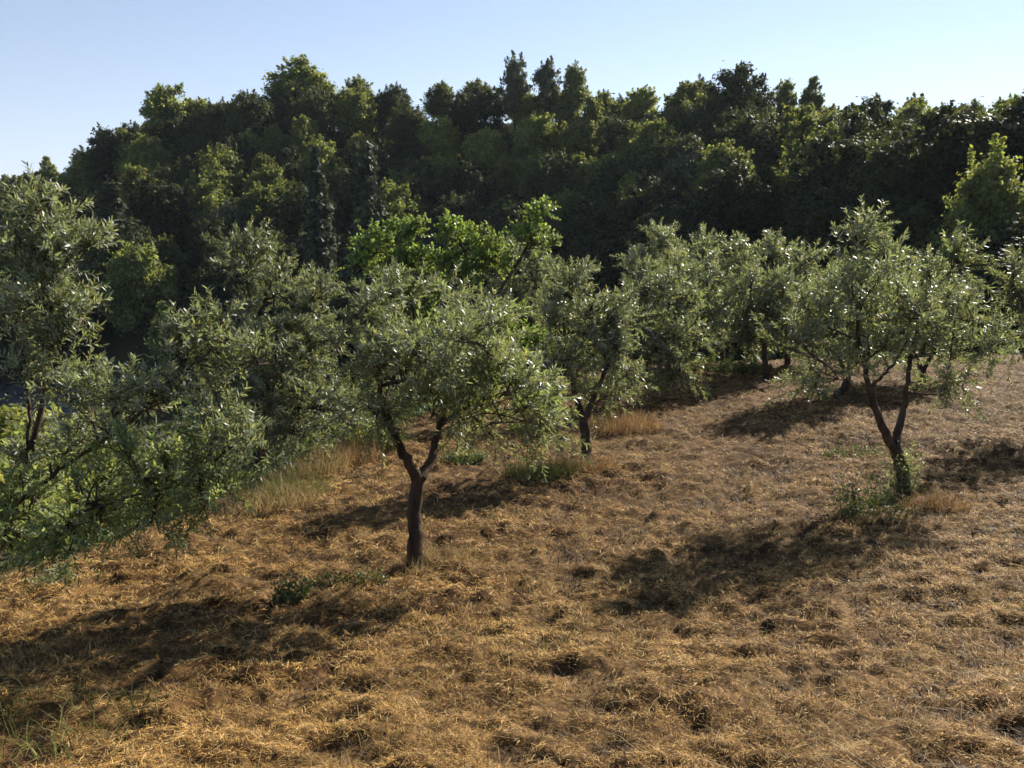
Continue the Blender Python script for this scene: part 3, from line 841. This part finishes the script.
def place(kind, var, x, y, sc, rz, label=None, group=None, name=None, zs=1.0, dz=0.0):
    tm, cm = PROTO[(kind, var)]
    z = float(H0(x, y)) + dz
    root = thing(name, (x, y, z), label, "tree" if "shrub" not in name else "shrub", group)
    root.rotation_euler = (0, 0, rz); root.scale = (sc, sc, sc * zs)
    link("trunk", tm, root); link("crown", cm, root)
    return root


def proj(p):
    v = np.asarray(p) - CAM
    d = v @ CF
    return 512 + F * (v @ CR) / d, 384 - F * (v @ CU) / d, d


def place_px(kind, var, px, ytop, dist, label, name="forest_tree", group=None, width=None):
    """stand a tree on the hill at a given distance so that its top reaches the height seen"""
    x = (px - 512) / F * dist * 1.0
    y = dist
    for _ in range(3):
        g = float(H0(x, y)); dpt = np.dot(np.array([x, y, 5]) - CAM, CF); x = (px - 512) / F * dpt
    dpt = np.dot(np.array([x, y, 8]) - CAM, CF)
    top = at(px, ytop, dpt)[2]
    h = max(3.0, top - g)
    hh = {"dark": 8.6, "mid": 8.2, "yellow": 7.2, "tall": 10.8, "grey": 8.7, "rust": 9.2, "edge": 13.2, "conifer": 11.0, "shrub": 3.7}[kind]
    rr = {"dark": 3.7, "mid": 3.2, "yellow": 3.1, "tall": 2.0, "grey": 2.5, "rust": 3.2, "edge": 3.2, "conifer": 2.2, "shrub": 2.4}[kind]
    zs = 1.0; sc = h / hh
    if width is not None:
        sc = width * dpt / F / (2 * rr); zs = h / hh / sc
    return place(kind, var, x, y, sc, np.random.default_rng(int(px * 7 + ytop)).uniform(0, 6.28), label, group, name, zs)


# distinctive trees
place_px("dark", 0, 735, 68, 92, "big round dark tree standing alone on the right of the skyline", width=75)
place_px("grey", 0, 515, 53, 105, "tall thin tree sticking up highest in the middle of the skyline", width=30)
place_px("grey", 0, 546, 58, 104, "pale grey green tree just right of the tallest skyline tree", width=30)
place_px("mid", 1, 572, 66, 103, "small pointed dark tree on the skyline right of the pale grey tree", width=34)
place_px("tall", 1, 804, 76, 95, "small narrow tree poking up right of the big round skyline tree", width=26)
place_px("tall", 0, 778, 74, 95, "narrow tree just right of the big round skyline tree", width=26)
place_px("conifer", 0, 318, 148, 68, "slim pointed conifer on the left slope, left one of the conifer pair", width=70)
place_px("conifer", 1, 368, 146, 66, "broad drooping conifer on the left slope, right one of the conifer pair", width=96)
place_px("rust", 0, 142, 165, 84, "tree with rusty orange leaf patches on the left slope", width=64)
place_px("conifer", 1, 112, 182, 76, "dark spiky conifer just left of the rusty orange tree", width=100)
place_px("edge", 0, 990, 138, 38, "large leafy tree at the right edge, pale lit crown before the dark wood", width=110)
place_px("mid", 0, 178, 86, 112, "broad sunlit tree forming the first big bump on the left skyline", width=66)
place_px("yellow", 1, 262, 172, 88, "slender sunlit tree on the left slope catching light on its right side", width=50)
place_px("yellow", 0, 222, 145, 92, "sunlit yellow green tree above the slender one on the left slope", width=60)
place_px("mid", 2, 305, 62, 114, "broad tree forming the second big bump on the left skyline", width=70)
bs = place("shrub", 0, -8.45, 12.4, .6, 1.0, "yellow green bush on the bank below the left olive tree, cut by the left edge", None, "bank_bush", zs=1.45)

rngF = np.random.default_rng(2024)
cand = []
for row in range(22):
    for colu in range(46):
        d = 34 + row * 4.2 + rngF.uniform(-1.6, 1.6)
        du = 4.9 / d
        u = -.76 + (colu + rngF.uniform(-.35, .35) + (row % 2) * .5) * du
        rr = rngF.uniform(size=6)
        if u > .76: continue
        fd = np.interp(u, U_K, FDIST); rd = np.interp(u, U_K, RDIST); md = np.interp(u, U_K, MDIST)
        if d < fd - 1 or d > rd + 4: continue
        x, y = u * d, d
        if x < -17 and d < 66 and abs(x + 29.6 + (d - 45) * .30) < 5.2: continue      # the road corridor stays open
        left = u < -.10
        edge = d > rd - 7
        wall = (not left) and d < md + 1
        if wall: kind = "dark"  # shade of the wood's front put into the colour: dark leaves only
        elif left: kind = "dark" if rr[0] < .34 else "mid" if rr[0] < .66 else "yellow" if rr[0] < .80 else "tall" if rr[0] < .92 else "grey"
        else: kind = "dark" if rr[0] < .16 else "mid" if rr[0] < .46 else "yellow" if rr[0] < .88 else "tall" if rr[0] < .93 else "grey"  # yellow share raised: sunlight on this canopy put into leaf colour
        var = int(rr[1] * {"dark": 3, "mid": 3, "yellow": 2, "tall": 2, "grey": 1}[kind])
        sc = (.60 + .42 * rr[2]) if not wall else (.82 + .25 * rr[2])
        if kind == "tall": sc *= .85
        if edge: sc *= .7 + .3 * rr[3]
        cand.append((d, u, x, y, kind, var, sc, rr[4] * 6.28, left, edge, wall))
cand.sort(key=lambda c: c[0])
sky_line = np.full(400, 2000.0)
count = 0
for d, u, x, y, kind, var, sc, rz, left, edge, wall in cand:
    hh = {"dark": 8.6, "mid": 8.2, "yellow": 7.2, "tall": 10.8, "grey": 8.7}[kind] * sc
    px, pt, dp = proj((x, y, float(H0(x, y)) + hh))
    hw = 2.6 * sc / dp * F
    i0 = int(np.clip((px - hw) / 4 + 72, 0, 398)); i1 = int(np.clip((px + hw) / 4 + 73, i0 + 1, 400))
    seg = sky_line[i0:i1]
    vis = pt < seg.max() - 8
    sky_line[i0:i1] = np.minimum(seg, pt + 14)
    if not vis: continue
    kw = {"dark": "dark green", "mid": "mid green", "yellow": "yellow green", "tall": "slim tall", "grey": "grey green"}[kind]
    where = "on the skyline of the wooded hill" if edge else ("in the shaded front of the wood on the right" if wall else
            ("on the left slope of the wooded hill" if left else "in the sunlit canopy right of the hill's middle"))
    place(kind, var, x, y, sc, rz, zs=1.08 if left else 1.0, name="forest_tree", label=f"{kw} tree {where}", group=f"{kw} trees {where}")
    count += 1
print("forest trees", count)


# undergrowth
def undergrowth():
    rng = np.random.default_rng(8)
    n = 80000
    d = rng.uniform(30, 118, n); u = rng.uniform(-.85, .85, n)
    x, y = u * d, d
    keep = ~((x < -16) & (np.abs(x + 29.6 + (d - 45) * .30) < 4.6) & (d < 70))
    x, y, d = x[keep], y[keep], d[keep]; n = len(x)
    hgt = np.clip(fbm(x * .35, y * .35, 3, 3) + .4, 0.02, 1) * np.where(d > 85, 5.0, 3.2)
    P = np.stack([x, y, H0(x, y) + hgt * rng.uniform(0, 1, n)], -1)
    o = link("undergrowth", cards("undergrowth", P, rng.normal(size=(n, 3)) + np.array([0, 0, .8]), rng.uniform(.25, .6, n), rng, M_FOREST[0]))
    tag(o, "dense dark undergrowth covering the wooded hillside", None, None, "stuff")
    # green scrub on the bank below the orchard
    n = 26000
    y = rng.uniform(5, 34, n); s = rng.uniform(.6, 9, n) ; x = -6.2 + (np.minimum(y, 40) - 6.5) * .4 - s
    hgt = np.clip(fbm(x * .9, y * .9, 31, 3) + .25, 0.02, 1) * .9
    P = np.stack([x, y, H0(x, y) + hgt * rng.uniform(0, 1, n)], -1)
    o = link("bank_scrub", cards("bank_scrub", P, rng.normal(size=(n, 3)) + np.array([0, 0, .6]), rng.uniform(.06, .14, n), rng, M_WEED))
    tag(o, "green scrub covering the bank below the orchard", None, None, "stuff")


undergrowth()


# ------------------------------------------------------------------ valley road
def road():
    c = curve([(-26.5, 26), (-28, 38), (-30, 46), (-33.5, 56), (-41, 66), (-55, 74)], 60)
    t = norm(np.gradient(c, axis=0)); nrm = np.stack([t[:, 1], -t[:, 0]], -1)

    def strip(name, offs, mat):
        rows = []
        for o, dz in offs:
            p = c + nrm * o
            zc = H0(c[:, 0], c[:, 1])
            rows.append(np.stack([p[:, 0], p[:, 1], zc + .25 + dz], -1))
        V = np.stack(rows, 1); m, k = V.shape[:2]
        i = np.arange(m - 1)[:, None] * k; j = np.arange(k - 1)[None]
        Q = np.stack([i + j, i + k + j, i + k + j + 1, i + j + 1], -1).reshape(-1, 4)
        return link(name, raw_mesh(name, V.reshape(-1, 3), Q.ravel(), np.arange(len(Q)) * 4, mat, False))
    m, nt, out = mat_new("asphalt")
    no = N(nt, "ShaderNodeTexNoise"); no.inputs["Scale"].default_value = 3; no.inputs["Detail"].default_value = 6
    r = ramp(nt, [(.3, (.04, .04, .043)), (.7, (.07, .07, .073))])
    p = N(nt, "ShaderNodeBsdfPrincipled"); p.inputs["Roughness"].default_value = .85
    nt.links.new(no.outputs[0], r.inputs[0]); nt.links.new(r.outputs[0], p.inputs["Base Color"]); nt.links.new(p.outputs[0], out.inputs[0])
    o = strip("road", [(-3.6, -1.2), (-3.4, 0), (3.4, 0), (3.6, -1.2)], m)
    tag(o, "dark shaded asphalt road in the valley at the left", None, None, "structure")
    m2, nt, out = mat_new("concrete kerb")
    no = N(nt, "ShaderNodeTexNoise"); no.inputs["Scale"].default_value = 5
    r = ramp(nt, [(.3, (.18, .175, .165)), (.7, (.28, .27, .25))])
    p = N(nt, "ShaderNodeBsdfPrincipled"); p.inputs["Roughness"].default_value = .9
    nt.links.new(no.outputs[0], r.inputs[0]); nt.links.new(r.outputs[0], p.inputs["Base Color"]); nt.links.new(p.outputs[0], out.inputs[0])
    o = strip("kerb", [(3.42, -.3), (3.44, .14), (3.72, .14), (3.74, -1.2)], m2)
    tag(o, "pale concrete kerb along the valley road", None, None, "structure")


road()


# ------------------------------------------------------------------ far mountain
def mountains():
    rng = np.random.default_rng(3)
    xs = np.linspace(-9000, -1500, 90); ys = np.linspace(5600, 8200, 24)
    X, Y = np.meshgrid(xs, ys)
    prof = np.interp(X, [-9000, -7000, -5200, -4200, -3300, -2600, -1500], [380, 520, 640, 480, 330, 160, 0])
    ridge = np.exp(-((Y - 6700) / 620) ** 2)
    Z = prof * ridge * (1 + .35 * fbm(X / 700, Y / 500, 8, 4)) - 40
    nr, nc = X.shape
    V = np.stack([X, Y, Z], -1).reshape(-1, 3)
    i = np.arange(nr - 1)[:, None] * nc; j = np.arange(nc - 1)[None]
    Q = np.stack([i + j, i + j + 1, i + nc + j + 1, i + nc + j], -1).reshape(-1, 4)
    m, nt, out = mat_new("far scrub slope")
    no = N(nt, "ShaderNodeTexNoise"); no.inputs["Scale"].default_value = .004; no.inputs["Detail"].default_value = 6
    tc = N(nt, "ShaderNodeTexCoord"); nt.links.new(tc.outputs["Object"], no.inputs["Vector"])
    r = ramp(nt, [(.35, (.06, .075, .04)), (.65, (.16, .14, .09))])
    p = N(nt, "ShaderNodeBsdfPrincipled"); p.inputs["Roughness"].default_value = 1
    nt.links.new(no.outputs[0], r.inputs[0]); nt.links.new(r.outputs[0], p.inputs["Base Color"]); nt.links.new(p.outputs[0], out.inputs[0])
    o = link("mountains", raw_mesh("mountains", V, Q.ravel(), np.arange(len(Q)) * 4, m, True))
    tag(o, "faint distant mountains beyond the left skyline", None, None, "structure")


mountains()


# ------------------------------------------------------------------ haze
def haze(density):
    x0, x1, y0, y1, z0, z1 = -9500, 9500, -300, 20500, -80, 900
    V = np.array([(x, y, z) for x in (x0, x1) for y in (y0, y1) for z in (z0, z1)], float)
    F_ = [(0, 1, 3, 2), (4, 6, 7, 5), (0, 4, 5, 1), (2, 3, 7, 6), (0, 2, 6, 4), (1, 5, 7, 3)]
    m, nt, out = mat_new("air")
    v = N(nt, "ShaderNodeVolumePrincipled")
    v.inputs["Color"].default_value = (.80, .88, 1.0, 1)
    v.inputs["Density"].default_value = density
    v.inputs["Anisotropy"].default_value = .2
    nt.links.new(v.outputs[0], out.inputs["Volume"])
    o = link("haze", raw_mesh("haze", V, np.array(F_).ravel(), np.arange(6) * 4, m))
    tag(o, "thin blue haze in the air over the valley", None, None, "stuff")


HAZE = 0.00012
if HAZE: haze(HAZE)

# ------------------------------------------------------------------ light
EL, AZ = 30.0, 41.0                      # azimuth to the right of straight ahead
w = bpy.data.worlds.new("World"); scene.world = w; w.use_nodes = True
nt = w.node_tree; nt.nodes.clear()
wo = nt.nodes.new("ShaderNodeOutputWorld"); bg = nt.nodes.new("ShaderNodeBackground")
sky = nt.nodes.new("ShaderNodeTexSky"); sky.sky_type = 'NISHITA'; sky.sun_disc = False
sky.sun_elevation = R(EL); sky.sun_rotation = R(AZ)
sky.air_density = .9; sky.dust_density = 0.0; sky.ozone_density = 4.5; sky.altitude = 300
bg.inputs[1].default_value = .05
nt.links.new(sky.outputs[0], bg.inputs[0]); nt.links.new(bg.outputs[0], wo.inputs[0])
sd = bpy.data.lights.new("sun", 'SUN'); sd.energy = 5.0; sd.angle = R(.5); sd.color = (1, .93, .82)
so = bpy.data.objects.new("sun", sd); COL.objects.link(so)
so.rotation_euler = (R(90 - EL), 0, R(180 - AZ))
so.location = (20, 20, 30)

# ------------------------------------------------------------------ render settings
scene.view_settings.view_transform = 'Standard'
scene.view_settings.look = 'None'
scene.view_settings.exposure = 1.42
scene.view_settings.gamma = 1.0
scene.view_settings.use_curve_mapping = False
cy = scene.cycles
cy.max_bounces = 5; cy.diffuse_bounces = 3; cy.glossy_bounces = 2; cy.transmission_bounces = 3; cy.volume_bounces = 0
cy.use_denoising = True
cy.filter_width = 1.6
